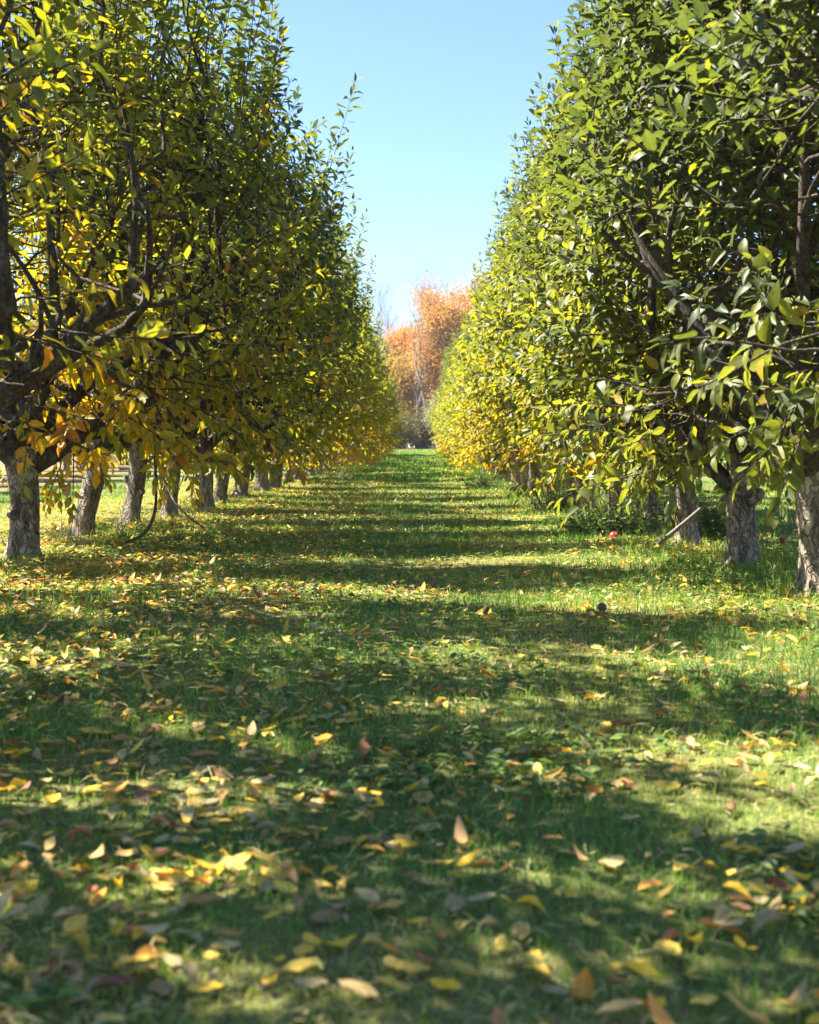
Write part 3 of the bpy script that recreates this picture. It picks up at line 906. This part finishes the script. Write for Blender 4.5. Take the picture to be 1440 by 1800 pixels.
# the leaves one can pick out in the photograph: px, py, length in px, colour, shape
SEEN = [(657, 1412, 70, "golden yellow", "flat"), (745, 1418, 26, "golden yellow", "flat"), (815, 1535, 34, "orange", "flat"), (752, 1480, 66, "pale tan", "flat"),
        (470, 1780, 58, "golden yellow", "cupped"), (590, 1705, 70, "golden yellow", "cupped"), (545, 1700, 60, "golden yellow", "flat"), (503, 1600, 56, "pale yellow", "flat"),
        (475, 1580, 95, "pale tan", "cupped"), (1300, 1518, 80, "golden yellow", "cupped"), (1350, 1522, 45, "golden yellow", "flat"), (1422, 1508, 50, "golden yellow", "cupped"),
        (1303, 1608, 55, "orange", "cupped"), (1345, 1610, 50, "pale tan", "flat"), (1270, 1662, 95, "orange", "cupped"), (1365, 1652, 95, "pale tan", "curled"),
        (1190, 1688, 52, "rust red", "curled"), (1150, 1675, 50, "pale yellow", "flat"), (1080, 1545, 80, "pale tan", "flat"), (972, 1502, 42, "orange", "flat"),
        (1238, 1488, 66, "pale tan", "curled"), (942, 1727, 46, "golden yellow", "cupped"), (820, 1755, 62, "golden yellow", "curled"), (690, 1740, 60, "pale yellow", "flat"),
        (490, 1738, 34, "golden yellow", "flat"), (1030, 1785, 90, "orange", "cupped"), (1090, 1780, 46, "rust red", "curled"), (365, 1735, 46, "pale yellow", "flat"),
        (100, 1712, 46, "brown", "cupped"), (18, 1598, 60, "brown", "cupped"), (62, 1780, 110, "pale tan", "curled"), (120, 1785, 90, "brown", "curled"),
        (300, 1615, 34, "golden yellow", "flat"), (10, 1528, 30, "golden yellow", "flat"), (160, 1518, 40, "golden yellow", "flat"), (315, 1468, 50, "rust red", "flat"),
        (135, 1482, 60, "rust red", "curled"), (225, 1558, 44, "rust red", "curled"), (270, 1530, 70, "dark brown", "curled"), (385, 1442, 60, "pale tan", "flat"),
        (430, 1440, 52, "golden yellow", "cupped"), (470, 1480, 60, "pale tan", "curled"), (500, 1435, 50, "pale tan", "cupped"), (255, 1400, 50, "dull tan", "cupped"),
        (85, 1418, 60, "golden yellow", "cupped"), (45, 1435, 60, "pale tan", "flat"), (25, 1395, 50, "golden yellow", "curled"), (15, 1335, 44, "golden yellow", "flat"),
        (50, 1345, 60, "brown", "curled"), (180, 1338, 52, "golden yellow", "cupped"), (215, 1310, 46, "orange", "curled"), (230, 1360, 56, "pale yellow", "flat"),
        (350, 1340, 60, "brown", "cupped"), (380, 1380, 40, "golden yellow", "flat"), (520, 1277, 56, "golden yellow", "flat"), (595, 1282, 50, "pale yellow", "cupped"),
        (465, 1258, 26, "golden yellow", "flat"), (425, 1265, 34, "rust red", "flat"), (345, 1222, 36, "pale yellow", "cupped"), (112, 1215, 40, "orange", "curled"),
        (100, 1182, 30, "pale tan", "flat"), (152, 1300, 66, "golden yellow", "flat"), (640, 1310, 40, "brown", "curled"), (688, 1335, 36, "pale yellow", "cupped"),
        (882, 1316, 44, "golden yellow", "flat"), (790, 1340, 46, "golden yellow", "curled"), (828, 1360, 34, "brown", "cupped"), (905, 1365, 50, "rust red", "curled"),
        (1040, 1347, 34, "golden yellow", "flat"), (1035, 1363, 26, "orange", "flat"), (1068, 1287, 38, "golden yellow", "flat"), (1098, 1198, 32, "orange", "cupped"),
        (1055, 1210, 34, "golden yellow", "flat"), (985, 1240, 42, "pale tan", "flat"), (1055, 1233, 34, "pale tan", "flat"), (900, 1245, 34, "golden yellow", "curled"),
        (1205, 1278, 32, "golden yellow", "cupped"), (1230, 1285, 32, "pale tan", "cupped"), (1340, 1330, 50, "dull tan", "curled"), (1210, 1322, 50, "pale tan", "curled"),
        (1180, 1402, 56, "pale yellow", "flat"), (1050, 1420, 50, "orange", "curled"), (945, 1215, 28, "pale yellow", "flat"), (1290, 1440, 60, "brown", "curled"),
        (1175, 1440, 30, "pale tan", "cupped"), (792, 1432, 40, "pale yellow", "cupped"), (905, 1412, 48, "pale yellow", "flat"), (1100, 1290, 60, "brown", "curled"),
        (570, 1035, 34, "golden yellow", "cupped"), (640, 1140, 34, "pale tan", "curled"), (700, 1190, 30, "pale tan", "cupped"), (752, 1048, 14, "orange", "flat"),
        (205, 1172, 40, "pale tan", "cupped"), (605, 1212, 30, "golden yellow", "flat"), (675, 1205, 28, "golden yellow", "flat"), (1405, 1225, 60, "pale tan", "curled"),
        (1310, 1225, 50, "brown", "curled"), (965, 1172, 26, "golden yellow", "cupped"), (1015, 1168, 26, "rust red", "cupped"), (610, 1580, 50, "pale yellow", "curled"),
        (720, 1578, 50, "brown", "flat"), (800, 1640, 80, "pale tan", "cupped"), (940, 1605, 46, "dark brown", "curled"), (570, 1650, 90, "brown", "cupped")]
ITEMS = []
for (px, py, ln, cn, st) in SEEN:
    x, d = ground_at(px, py)
    ITEMS.append((x, d, ln / FPX * d * 1.0, cn, st))
names_ = list(TONES)
pw = np.array([0.26, 0.18, 0.09, 0.12, 0.22, 0.07, 0.04, 0.02])
while len(ITEMS) < 300:
    py = random.uniform(1170, 1810)
    px = random.uniform(-20, 1460)
    if random.random() > (0.95 if px < 620 else 0.55): continue
    x, d = ground_at(px, py)
    if any((x - i[0]) ** 2 + (d - i[1]) ** 2 < 0.03 ** 2 for i in ITEMS): continue
    ITEMS.append((x, d, min(0.085, max(0.03, random.gauss(0.046, 0.012))), names_[rng.choice(8, p=pw)], random.choice(("flat", "cupped", "cupped", "curled"))))

# labels: colour + shape + band of the lawn + order from the left inside that band
bands = [(1.2, 1.9, "along the bottom edge"), (1.9, 2.3, "on the blurred nearest grass"), (2.3, 2.8, "on the shaded front grass"),
         (2.8, 3.4, "on the middle front grass"), (3.4, 4.2, "on the middle grass"), (4.2, 30, "on the farther lit grass")]
ORDN = ["leftmost", "second from left", "third from left", "fourth from left", "fifth from left", "sixth from left", "seventh from left", "eighth from left", "ninth from left",
        "tenth from left", "eleventh from left", "twelfth from left", "thirteenth from left", "fourteenth from left", "fifteenth from left", "sixteenth from left", "seventeenth from left", "eighteenth from left", "nineteenth from left", "twentieth from left"]
lab = {}
for bi, (b0, b1, txt) in enumerate(bands):
    for cn in names_:
        for st in ("flat", "cupped", "curled"):
            ids = sorted([i for i, it in enumerate(ITEMS) if b0 <= it[1] < b1 and it[3] == cn and it[4] == st], key=lambda i: ITEMS[i][0] / ITEMS[i][1])
            for k, i in enumerate(ids):
                only = len(ids) == 1
                lab[i] = f"{cn} {st} fallen leaf {txt}" + ("" if only else f", {ORDN[min(k, 19)]} of these")
for i, (x, y, L, cn, st) in enumerate(ITEMS):
    o = link("fallen_leaf", random.choice(LEAFMESH[(cn, st)]))
    lift = 0.016 if st != "curled" else 0.020
    o.location = (x, y, float(terrain(x, y)) + lift)
    o.scale = (L, L, L * 0.75)
    o.rotation_euler = (random.gauss(0.0, 0.09) + (math.pi if random.random() < 0.25 else 0), random.gauss(0, 0.09), random.uniform(0, 6.28))
    tag(o, lab.get(i, f"{cn} {st} fallen leaf"), "fallen leaf", "fallen leaves on the front grass")


def litter():
    bag = Bag()
    n = 60000
    y = 1.4 + 27 * rng.random(n) ** 1.25
    x = rng.uniform(-1, 1, n) * (0.1 + 0.345 * y)
    dens = 0.14 + 0.85 * np.exp(-((x + 2.0) / 1.4) ** 2) + 0.30 * np.exp(-((x - 1.7) / 0.8) ** 2) + 0.42 * patch(x, y, 3.3, 41) + 0.40 * patch(x, y, 9.0, 43) - 0.03
    dens = np.where(y < 5.5, dens * np.interp(y, [1.4, 5.5], [0.34, 0.65]) , dens)
    m2 = 5000
    y2 = rng.uniform(26, 60, m2); x2 = rng.uniform(-2.2, 2.2, m2)
    dens = np.concatenate([dens, 0.25 + 0.3 * patch(x2, y2, 2.0, 47)]); x = np.concatenate([x, x2]); y = np.concatenate([y, y2]); n += m2
    k = (rng.random(n) < dens) & (x > -5.5)
    x, y = x[k], y[k]
    n = len(x)
    P = np.stack([x, y, terrain(x, y) + rng.uniform(0.010, 0.03, n)], 1)
    a = rng.uniform(0, 6.28, n)
    D = np.stack([np.cos(a), np.sin(a), rng.normal(size=n) * 0.08], 1)
    N = np.array([0, 0, 1.0]) * np.where(rng.random(n) < 0.75, 1, -1)[:, None] + rng.normal(size=(n, 3)) * 0.18
    L = np.clip(rng.normal(0.043, 0.013, n), 0.015, 0.066)
    tones = np.array([np.mean(TONES[c]) for c in names_])
    t = tones[rng.choice(8, n, p=np.array([0.25, 0.18, 0.10, 0.12, 0.21, 0.09, 0.03, 0.02]))] + rng.normal(size=n) * 0.015
    leaf_geo(bag, P, D, N, L, L * rng.uniform(0.4, 0.62, n), np.stack([rng.random(n), np.clip(t, 0, 1)], 1), True, rng.normal(0.1, 0.35, n), rng.normal(0.35, 0.35, n))
    o = link("leaf_litter", bag.mesh("leaf_litter", M_fallen))
    tag(o, "scattered litter of small yellow, tan and brown leaves over the grass under both rows", "leaf litter", kind="stuff")


litter()


# ------------------------------------------------------------------ things among the trunks
def tube_obj(name, pts, rad, mat, label, cat, group=None, sides=10, K=24):
    p = np.array(pts, float)
    t = np.linspace(0, len(p) - 1, K)
    # Catmull-Rom through the points
    q = []
    for u in t:
        i = min(int(u), len(p) - 2); f = u - i
        p0, p1, p2, p3 = p[max(i - 1, 0)], p[i], p[i + 1], p[min(i + 2, len(p) - 1)]
        q.append(0.5 * ((2 * p1) + (-p0 + p2) * f + (2 * p0 - 5 * p1 + 4 * p2 - p3) * f * f + (-p0 + 3 * p1 - 3 * p2 + p3) * f ** 3))
    q = np.array(q)
    bag = Bag()
    rr = np.interp(np.linspace(0, 1, K), np.linspace(0, 1, len(rad)), rad)
    rr[0] *= 0.6; rr[-1] *= 0.6
    tubes(bag, q[None], rr[None], sides, 0.02)
    o = link(name, bag.mesh(name, mat))
    return tag(o, label, cat, group)


def at(px, py, d):
    """world point at depth d seen at a photograph pixel"""
    return ((px - VPX) / FPX * d, d, CAM_H - (py - VPY) / FPX * d)


tube_obj("irrigation_hose", [at(272, 800, 10.9), at(274, 860, 10.8), at(270, 905, 10.5), at(252, 938, 10.1), at(220, 954, 9.7)], [0.011, 0.012, 0.013, 0.014, 0.012], M_hose,
         "thick black hose bent into a hook beside the third left trunk", "hose")
tube_obj("irrigation_hose", [at(285, 835, 11.6), at(305, 880, 11.4), at(330, 908, 11.0), at(358, 928, 10.8)], [0.007, 0.008, 0.009, 0.008], M_hose,
         "thin dark hose hanging down to the ground in front of the fourth left trunk", "hose")
tube_obj("prop_pole", [at(1136, 974, 9.3), at(1190, 930, 9.2), at(1244, 884, 9.1)], [0.018, 0.015, 0.013], M_pole,
         "grey weathered wooden pole leaning up to the right against slim trunk", "pole", sides=8)


def apple(px, py, d_, r, mat, label, name="fallen_apple"):
    x, d = ground_at(px, py + 4)
    bag = Bag()
    nu, nv = 20, 14
    Vv = []
    for j in range(nv + 1):
        th = math.pi * j / nv
        for i in range(nu):
            a = 2 * math.pi * i / nu
            rr = r * (1 + 0.05 * math.cos(5 * a) * (math.sin(th) if th > 1.8 else 0))
            z = r * 0.9 * math.cos(th) - 0.28 * r * math.exp(-(math.sin(th) / 0.3) ** 2) * (1 if th < 1.57 else -0.7)
            Vv.append((rr * math.sin(th) * math.cos(a), rr * math.sin(th) * math.sin(a), z))
    i = np.arange((nv + 1) * nu).reshape(nv + 1, nu)
    j = np.roll(i, -1, 1)
    q = np.stack([i[:-1], i[1:], j[1:], j[:-1]], -1).reshape(-1, 4)
    bag.add(Vv, q)
    t = empty(name, (x, d, float(terrain(x, d)) + r * 0.9 + 0.012))
    t.rotation_euler = (0.5, 0.3, 0)
    tag(t, label, "apple")
    link("fruit", bag.mesh("fruit", mat), t)
    b2 = Bag()
    tubes(b2, np.array([[(0, 0, r * 0.55), (0.002, 0, r * 0.9), (0.005, 0, r * 1.15)]]), np.array([[0.0015, 0.0014, 0.002]]), 6)
    link("stem", b2.mesh("stem", M_stem), t)


apple(1080, 956, 0, 0.036, M_apple, "small red fallen apple at the foot of the weeds on the right")
apple(1378, 950, 0, 0.034, M_apple, "dull red fallen apple on sunlit grass between the two nearest right trunks")
apple(1060, 1076, 0, 0.022, M_rot, "dark brown rotten apple lying in the shaded grass right of the path")


def weed(px, py, w, h, n, label, name="weed_clump", mat=None, tone=0.35, leaf=0.035, cat="weeds", tw=2, bare=False, d=None):
    if d is None:
        x, d = ground_at(px, py)
    else:
        x = (px - VPX) / FPX * d
    z = float(terrain(x, d))
    t = empty(name, (x, d, z))
    tag(t, label, cat)
    sb, lb = Bag(), Bag()
    a = rng.uniform(0, 6.28, n); rr = w / 2 * np.sqrt(rng.random(n))
    B = np.stack([rr * np.cos(a) * 0.7, rr * np.sin(a) * 0.7, np.full(n, -0.02)], 1)
    hh = h * rng.uniform(0.5, 1.0, n) * (1 - 0.3 * (rr / (w / 2)) ** 2)
    T = B + np.stack([np.cos(a) * rr * 0.6 + rng.normal(size=n) * 0.05, np.sin(a) * rr * 0.6 + rng.normal(size=n) * 0.05, hh], 1)
    M = (B + T) / 2 + rng.normal(size=(n, 3)) * 0.02
    P = bez(B, M, M, T, 8)
    tubes(sb, P, np.linspace(0.0035, 0.0012, 8)[None] * np.ones((n, 1)), 4)
    link("stems", sb.mesh("stems", M_stem if bare else M_twig), t)
    if not bare:
        m = 26
        k = rng.random((n, m)) * 6.999
        k0 = k.astype(int)
        fr = (k - k0)[..., None]
        ii = np.arange(n)[:, None]
        pos = (P[ii, k0] * (1 - fr) + P[ii, k0 + 1] * fr).reshape(-1, 3)
        N_ = len(pos)
        D = rng.normal(size=(N_, 3)); D[:, 2] = np.abs(D[:, 2]) * 0.5 - 0.1
        D = norm(D)
        pos = pos + D * rng.uniform(0, 0.05, (N_, 1))
        Nn = np.array([0, 0, 1.0]) + rng.normal(size=(N_, 3)) * 0.5
        L = leaf * rng.uniform(0.6, 1.3, N_)
        leaf_geo(lb, pos, D, Nn, L, L * 0.5, np.stack([rng.random(N_), np.clip(rng.normal(tone, 0.15, N_), 0, 1)], 1), False)
        link("foliage", lb.mesh("foliage", mat or M_weed), t)
    return t


weed(985, 905, 0.72, 0.42, 110, "rounded dark green shrub at the foot of the right row, left of the tall weeds", "low_shrub", tone=0.05, leaf=0.03, cat="shrub")
weed(1045, 938, 0.55, 0.26, 80, "low grey-green weeds right of the dark shrub beside the right row", tone=0.25)
weed(1100, 950, 0.5, 0.38, 60, "tall leafy weeds growing behind the small red apple", tone=0.35)
weed(1165, 925, 0.35, 0.42, 30, "thin leggy weeds between the pole and the thin dark trunk", tone=0.3, d=12.4)
weed(1258, 945, 0.45, 0.50, 45, "upright weeds between the slim pinkish trunk and dark straight trunk", tone=0.25, d=10.6)
weed(845, 868, 0.6, 0.28, 40, "small green weeds at the far end of right row trunks", tone=0.2, d=24)
weed(125, 935, 0.42, 0.38, 9, "bare brown sucker stems standing between the first two left trunks", "dry_weed_clump", bare=True, cat="stems", d=10.2)  # leafless suckers of the apple trees, not weeds; the next clump too
weed(205, 935, 0.22, 0.34, 5, "few bare brown sucker stems right of the second left trunk", "dry_weed_clump", bare=True, cat="stems", d=10.6)
weed(395, 912, 0.6, 0.10, 16, "pale dry stalks lying at the foot of the fifth left trunk", "dry_stalks", bare=True, cat="stalks", d=15.2)
weed(590, 868, 1.0, 0.42, 60, "pale dry tall grass beside the far trunks of the left row", "dry_grass_clump", bare=True, cat="dry grass", d=30)

# ------------------------------------------------------------------ background
def limb_tree(seed, H, spread, r0, levels=4, kids=4, up=0.5, first=0.3):
    r = np.random.default_rng(seed)
    segs, tips = [], []

    def grow(p, d, L, rad, lev):
        K = 7
        pts = [p]
        dd = d.copy()
        for k in range(K - 1):
            dd = dd + r.normal(size=3) * 0.10 + np.array([0, 0, 0.05])
            dd /= np.linalg.norm(dd)
            pts.append(pts[-1] + dd * L / (K - 1))
        pts = np.array(pts)
        segs.append((pts, np.linspace(rad, rad * 0.45, K)))
        if lev >= levels:
            tips.append(pts)
            return
        n = kids + (2 if lev == 0 else 0) + r.integers(0, 2)
        for j in range(n):
            f = r.uniform(first if lev == 0 else 0.3, 1.0)
            k = min(int(f * (K - 1)), K - 1)
            a = r.uniform(0, 6.28)
            sd = np.array([math.cos(a), math.sin(a), 0]) * spread + np.array([0, 0, up]) + pts[-1] * 0 + dd * 0.6
            sd /= np.linalg.norm(sd)
            grow(pts[k], sd, L * r.uniform(0.45, 0.65), rad * (1 - 0.55 * f) * 0.6, lev + 1)

    grow(np.array([0, 0, -0.2]), np.array([0, 0, 1.0]), H * 0.62, r0, 0)
    return segs, tips


def far_tree(name, x, y, label, seed, H, spread, r0, lmat, tone, nleaf, lsize, barkmat, group=None, levels=4, kids=4, first=0.3, up=0.5):
    segs, tips = limb_tree(seed, H, spread, r0, levels, kids, up, first)
    t = empty(name, (x, y, float(terrain(x, min(y, 105)))))
    tag(t, label, "tree", group)
    tb, bb = Bag(), Bag()
    for i, (p, rad) in enumerate(segs):
        tubes(tb if i == 0 else bb, p[None], rad[None], 8 if i == 0 else 4, 0.03)
    link("trunk", tb.mesh("trunk", barkmat), t)
    link("branches", bb.mesh("branches", barkmat), t)
    if nleaf:
        T = np.array(tips)
        n = nleaf
        ii = rng.integers(0, len(T), n); kk = rng.integers(0, 7, n)
        P = T[ii, kk] + rng.normal(size=(n, 3)) * np.array([0.55, 0.55, 0.4])
        D = rng.normal(size=(n, 3)); D[:, 2] -= 0.3
        N = np.array([0, 0, 0.8]) + rng.normal(size=(n, 3)) * 0.6
        L = lsize * rng.uniform(0.6, 1.4, n)
        tn = tone + 0.34 * patch(P[:, 0] + P[:, 2], P[:, 1] - P[:, 2], 0.8, seed) + rng.normal(size=n) * 0.10 + 0.03 * (P[:, 2] - H * 0.5)
        lb = Bag()
        leaf_geo(lb, P, D, N, L, L * 0.8, np.stack([rng.random(n), np.clip(tn, 0, 1)], 1), False)
        link("crown", lb.mesh("crown", lmat), t)
    return t


far_tree("maple_tree", 3.3, 92, "tall orange maple rising highest at the right of the gap", 301, 12.6, 0.6, 0.22, M_maple, 0.50, 34000, 0.125, M_farbark)
far_tree("maple_tree", -1.0, 94, "golden orange maple in the middle of the gap below the bare treetops", 302, 6.3, 0.7, 0.18, M_maple, 0.42, 34000, 0.12, M_farbark)
far_tree("maple_tree", 6.5, 97, "orange maple behind the right row of apple trees", 303, 12.5, 0.7, 0.2, M_maple, 0.68, 28000, 0.13, M_farbark)
far_tree("maple_tree", -4.5, 96, "pinkish orange maple behind the left row of apple trees", 304, 7.0, 0.7, 0.2, M_maple, 0.62, 24000, 0.13, M_farbark)
far_tree("green_tree", 4.6, 104, "olive green tree showing between the orange maples", 305, 10.5, 0.6, 0.2, M_maple, 0.08, 26000, 0.14, M_farbark)
far_tree("green_tree", -1.6, 102, "yellow-green tree behind the golden maple, below the bare crowns", 311, 6.8, 0.5, 0.2, M_maple, 0.15, 22000, 0.14, M_farbark)
far_tree("bare_tree", 1.3, 88, "tall leafless grey tree with straight stem in front of the maples", 306, 11.5, 0.22, 0.12, None, 0, 0, 0, M_farbark, kids=3, first=0.7, up=0.9)
far_tree("bare_tree", 0.1, 88.5, "slender leafless grey stem left of the tall bare tree", 307, 7.5, 0.3, 0.10, None, 0, 0, 0, M_farbark, kids=2, first=0.6, up=0.9)
far_tree("bare_tree", -2.4, 112, "hazy purple-grey leafless crown at the left of the gap", 308, 16.0, 0.75, 0.22, None, 0, 0, 0, M_bare, levels=5, kids=6, up=0.5)
far_tree("bare_tree", -5.5, 116, "hazy purple-grey leafless tree farther left, mostly behind the left row", 309, 16.5, 0.75, 0.22, None, 0, 0, 0, M_bare, levels=5, kids=5, up=0.5)
far_tree("bare_tree", 1.6, 118, "thin leafless treetop sticking above the orange maples", 310, 15.5, 0.35, 0.14, None, 0, 0, 0, M_bare, levels=4, kids=4, up=0.9)


def bush(name, x, y, w, h, mat, tone, n, label, lsize=0.09, group=None):
    t = empty(name, (x, y, float(terrain(x, min(y, 105)))))
    tag(t, label, "bush", group)
    m = 60
    a = rng.uniform(0, 6.28, m); rr = np.sqrt(rng.random(m))
    T = np.stack([np.cos(a) * rr * w / 2, np.sin(a) * rr * w / 2, h * (0.5 + 0.5 * np.sqrt(1 - rr ** 2)) * rng.uniform(0.8, 1.05, m)], 1)
    B = T * np.array([0.2, 0.2, 0]) + np.array([0, 0, -0.05])
    P = bez(B, B + (T - B) * np.array([0.2, 0.2, 0.5]), T * np.array([0.95, 0.95, 0.8]), T, 7)
    sb = Bag()
    tubes(sb, P, np.linspace(0.02, 0.004, 7)[None] * np.ones((m, 1)), 4)
    link("stems", sb.mesh("stems", M_farbark), t)
    ii = rng.integers(0, m, n); k = 6 * rng.random(n) ** 0.6
    k0 = np.clip(k.astype(int), 0, 5); fr = (k - k0)[:, None]
    pos = P[ii, k0] * (1 - fr) + P[ii, k0 + 1] * fr + rng.normal(size=(n, 3)) * 0.16
    pos[:, 2] = np.maximum(pos[:, 2], 0.02)
    D = rng.normal(size=(n, 3)); N = np.array([0, 0, 0.8]) + rng.normal(size=(n, 3)) * 0.6
    L = lsize * rng.uniform(0.6, 1.4, n)
    lb = Bag()
    leaf_geo(lb, pos, D, N, L, L * 0.45, np.stack([rng.random(n), np.clip(rng.normal(tone, 0.15, n), 0, 1)], 1), False)
    link("foliage", lb.mesh("foliage", mat), t)


far_tree("maple_tree", 1.2, 99, "broad peach-coloured maple filling the middle of the gap behind the bare stem", 321, 9.6, 0.65, 0.18, M_maple, 0.36, 30000, 0.125, M_farbark)
bush("silvery_bush", 1.65, 62, 2.6, 3.1, M_sage, 0.65, 9000, "pale sage green bushy tree closing the end of the right row")
bush("silvery_bush", -1.75, 58, 2.6, 2.9, M_sage, 0.12, 9000, "blue-grey green bushy tree closing the end of the left row")
bush("dark_bush", -1.0, 79, 2.6, 1.7, M_brush, 0.4, 9000, "low brown-green brush left of the dark brush at the alley end", 0.10)
bush("dark_bush", 0.4, 82, 3.4, 2.2, M_brush, 0.3, 8000, "dark brown-green brush at the very end of the alley", 0.12)
bush("dark_bush", -2.4, 83, 3.6, 2.6, M_brush, 0.5, 8000, "brownish brush behind the blue-grey bush at the alley end", 0.12)
bush("dark_bush", 3.0, 83, 3.6, 2.6, M_brush, 0.6, 8000, "brownish brush behind the pale sage bush at the alley end", 0.12)

# a belt of autumn wood that closes the horizon on both sides, too far to count
def belt():
    lb = Bag()
    n = 90000
    x = rng.uniform(-1, 1, n) * 75
    top = 6.5 + 2.0 * np.sin(x * 0.5) + 1.2 * np.sin(x * 1.3 + 1)
    z = 0.8 + rng.random(n) ** 0.8 * top
    y = 108 + rng.uniform(-4, 4, n)
    P = np.stack([x, y, z], 1)
    D = rng.normal(size=(n, 3)); N = np.array([0, 0, .8]) + rng.normal(size=(n, 3)) * 0.6
    L = rng.uniform(0.2, 0.4, n)
    tn = 0.45 + 0.35 * patch(x, z, 0.35, 77) + rng.normal(size=n) * 0.1
    leaf_geo(lb, P, D, N, L, L * 0.7, np.stack([rng.random(n), np.clip(tn, 0, 1)], 1), False)
    o = link("far_wood", lb.mesh("far_wood", M_maple))
    tag(o, "far belt of autumn woodland along the horizon behind the orchard", "woodland", kind="stuff")


belt()
print("objects", len(bpy.data.objects))


# ------------------------------------------------------------------ thin autumn haze
def haze():
    bm_v = [(x, y, z) for z in (-1.2, 30) for (x, y) in ((-140, -40), (140, -40), (140, 150), (-140, 150))]
    q = [(0, 3, 2, 1), (4, 5, 6, 7), (0, 1, 5, 4), (1, 2, 6, 5), (2, 3, 7, 6), (3, 0, 4, 7)]
    m, nt = newmat("haze")
    v = nd(nt, 'ShaderNodeVolumePrincipled')
    v.inputs['Color'].default_value = (0.80, 0.88, 1.0, 1)
    v.inputs['Density'].default_value = 0.0004
    v.inputs['Anisotropy'].default_value = 0.2
    out = nd(nt, 'ShaderNodeOutputMaterial')
    nt.links.new(v.outputs[0], out.inputs['Volume'])
    o = link("haze", fast_mesh("haze", bm_v, [np.array(q)], m, None, False))
    tag(o, "thin bluish autumn haze over the far trees", "haze", kind="stuff")


haze()
scene.cycles.volume_bounces = 0
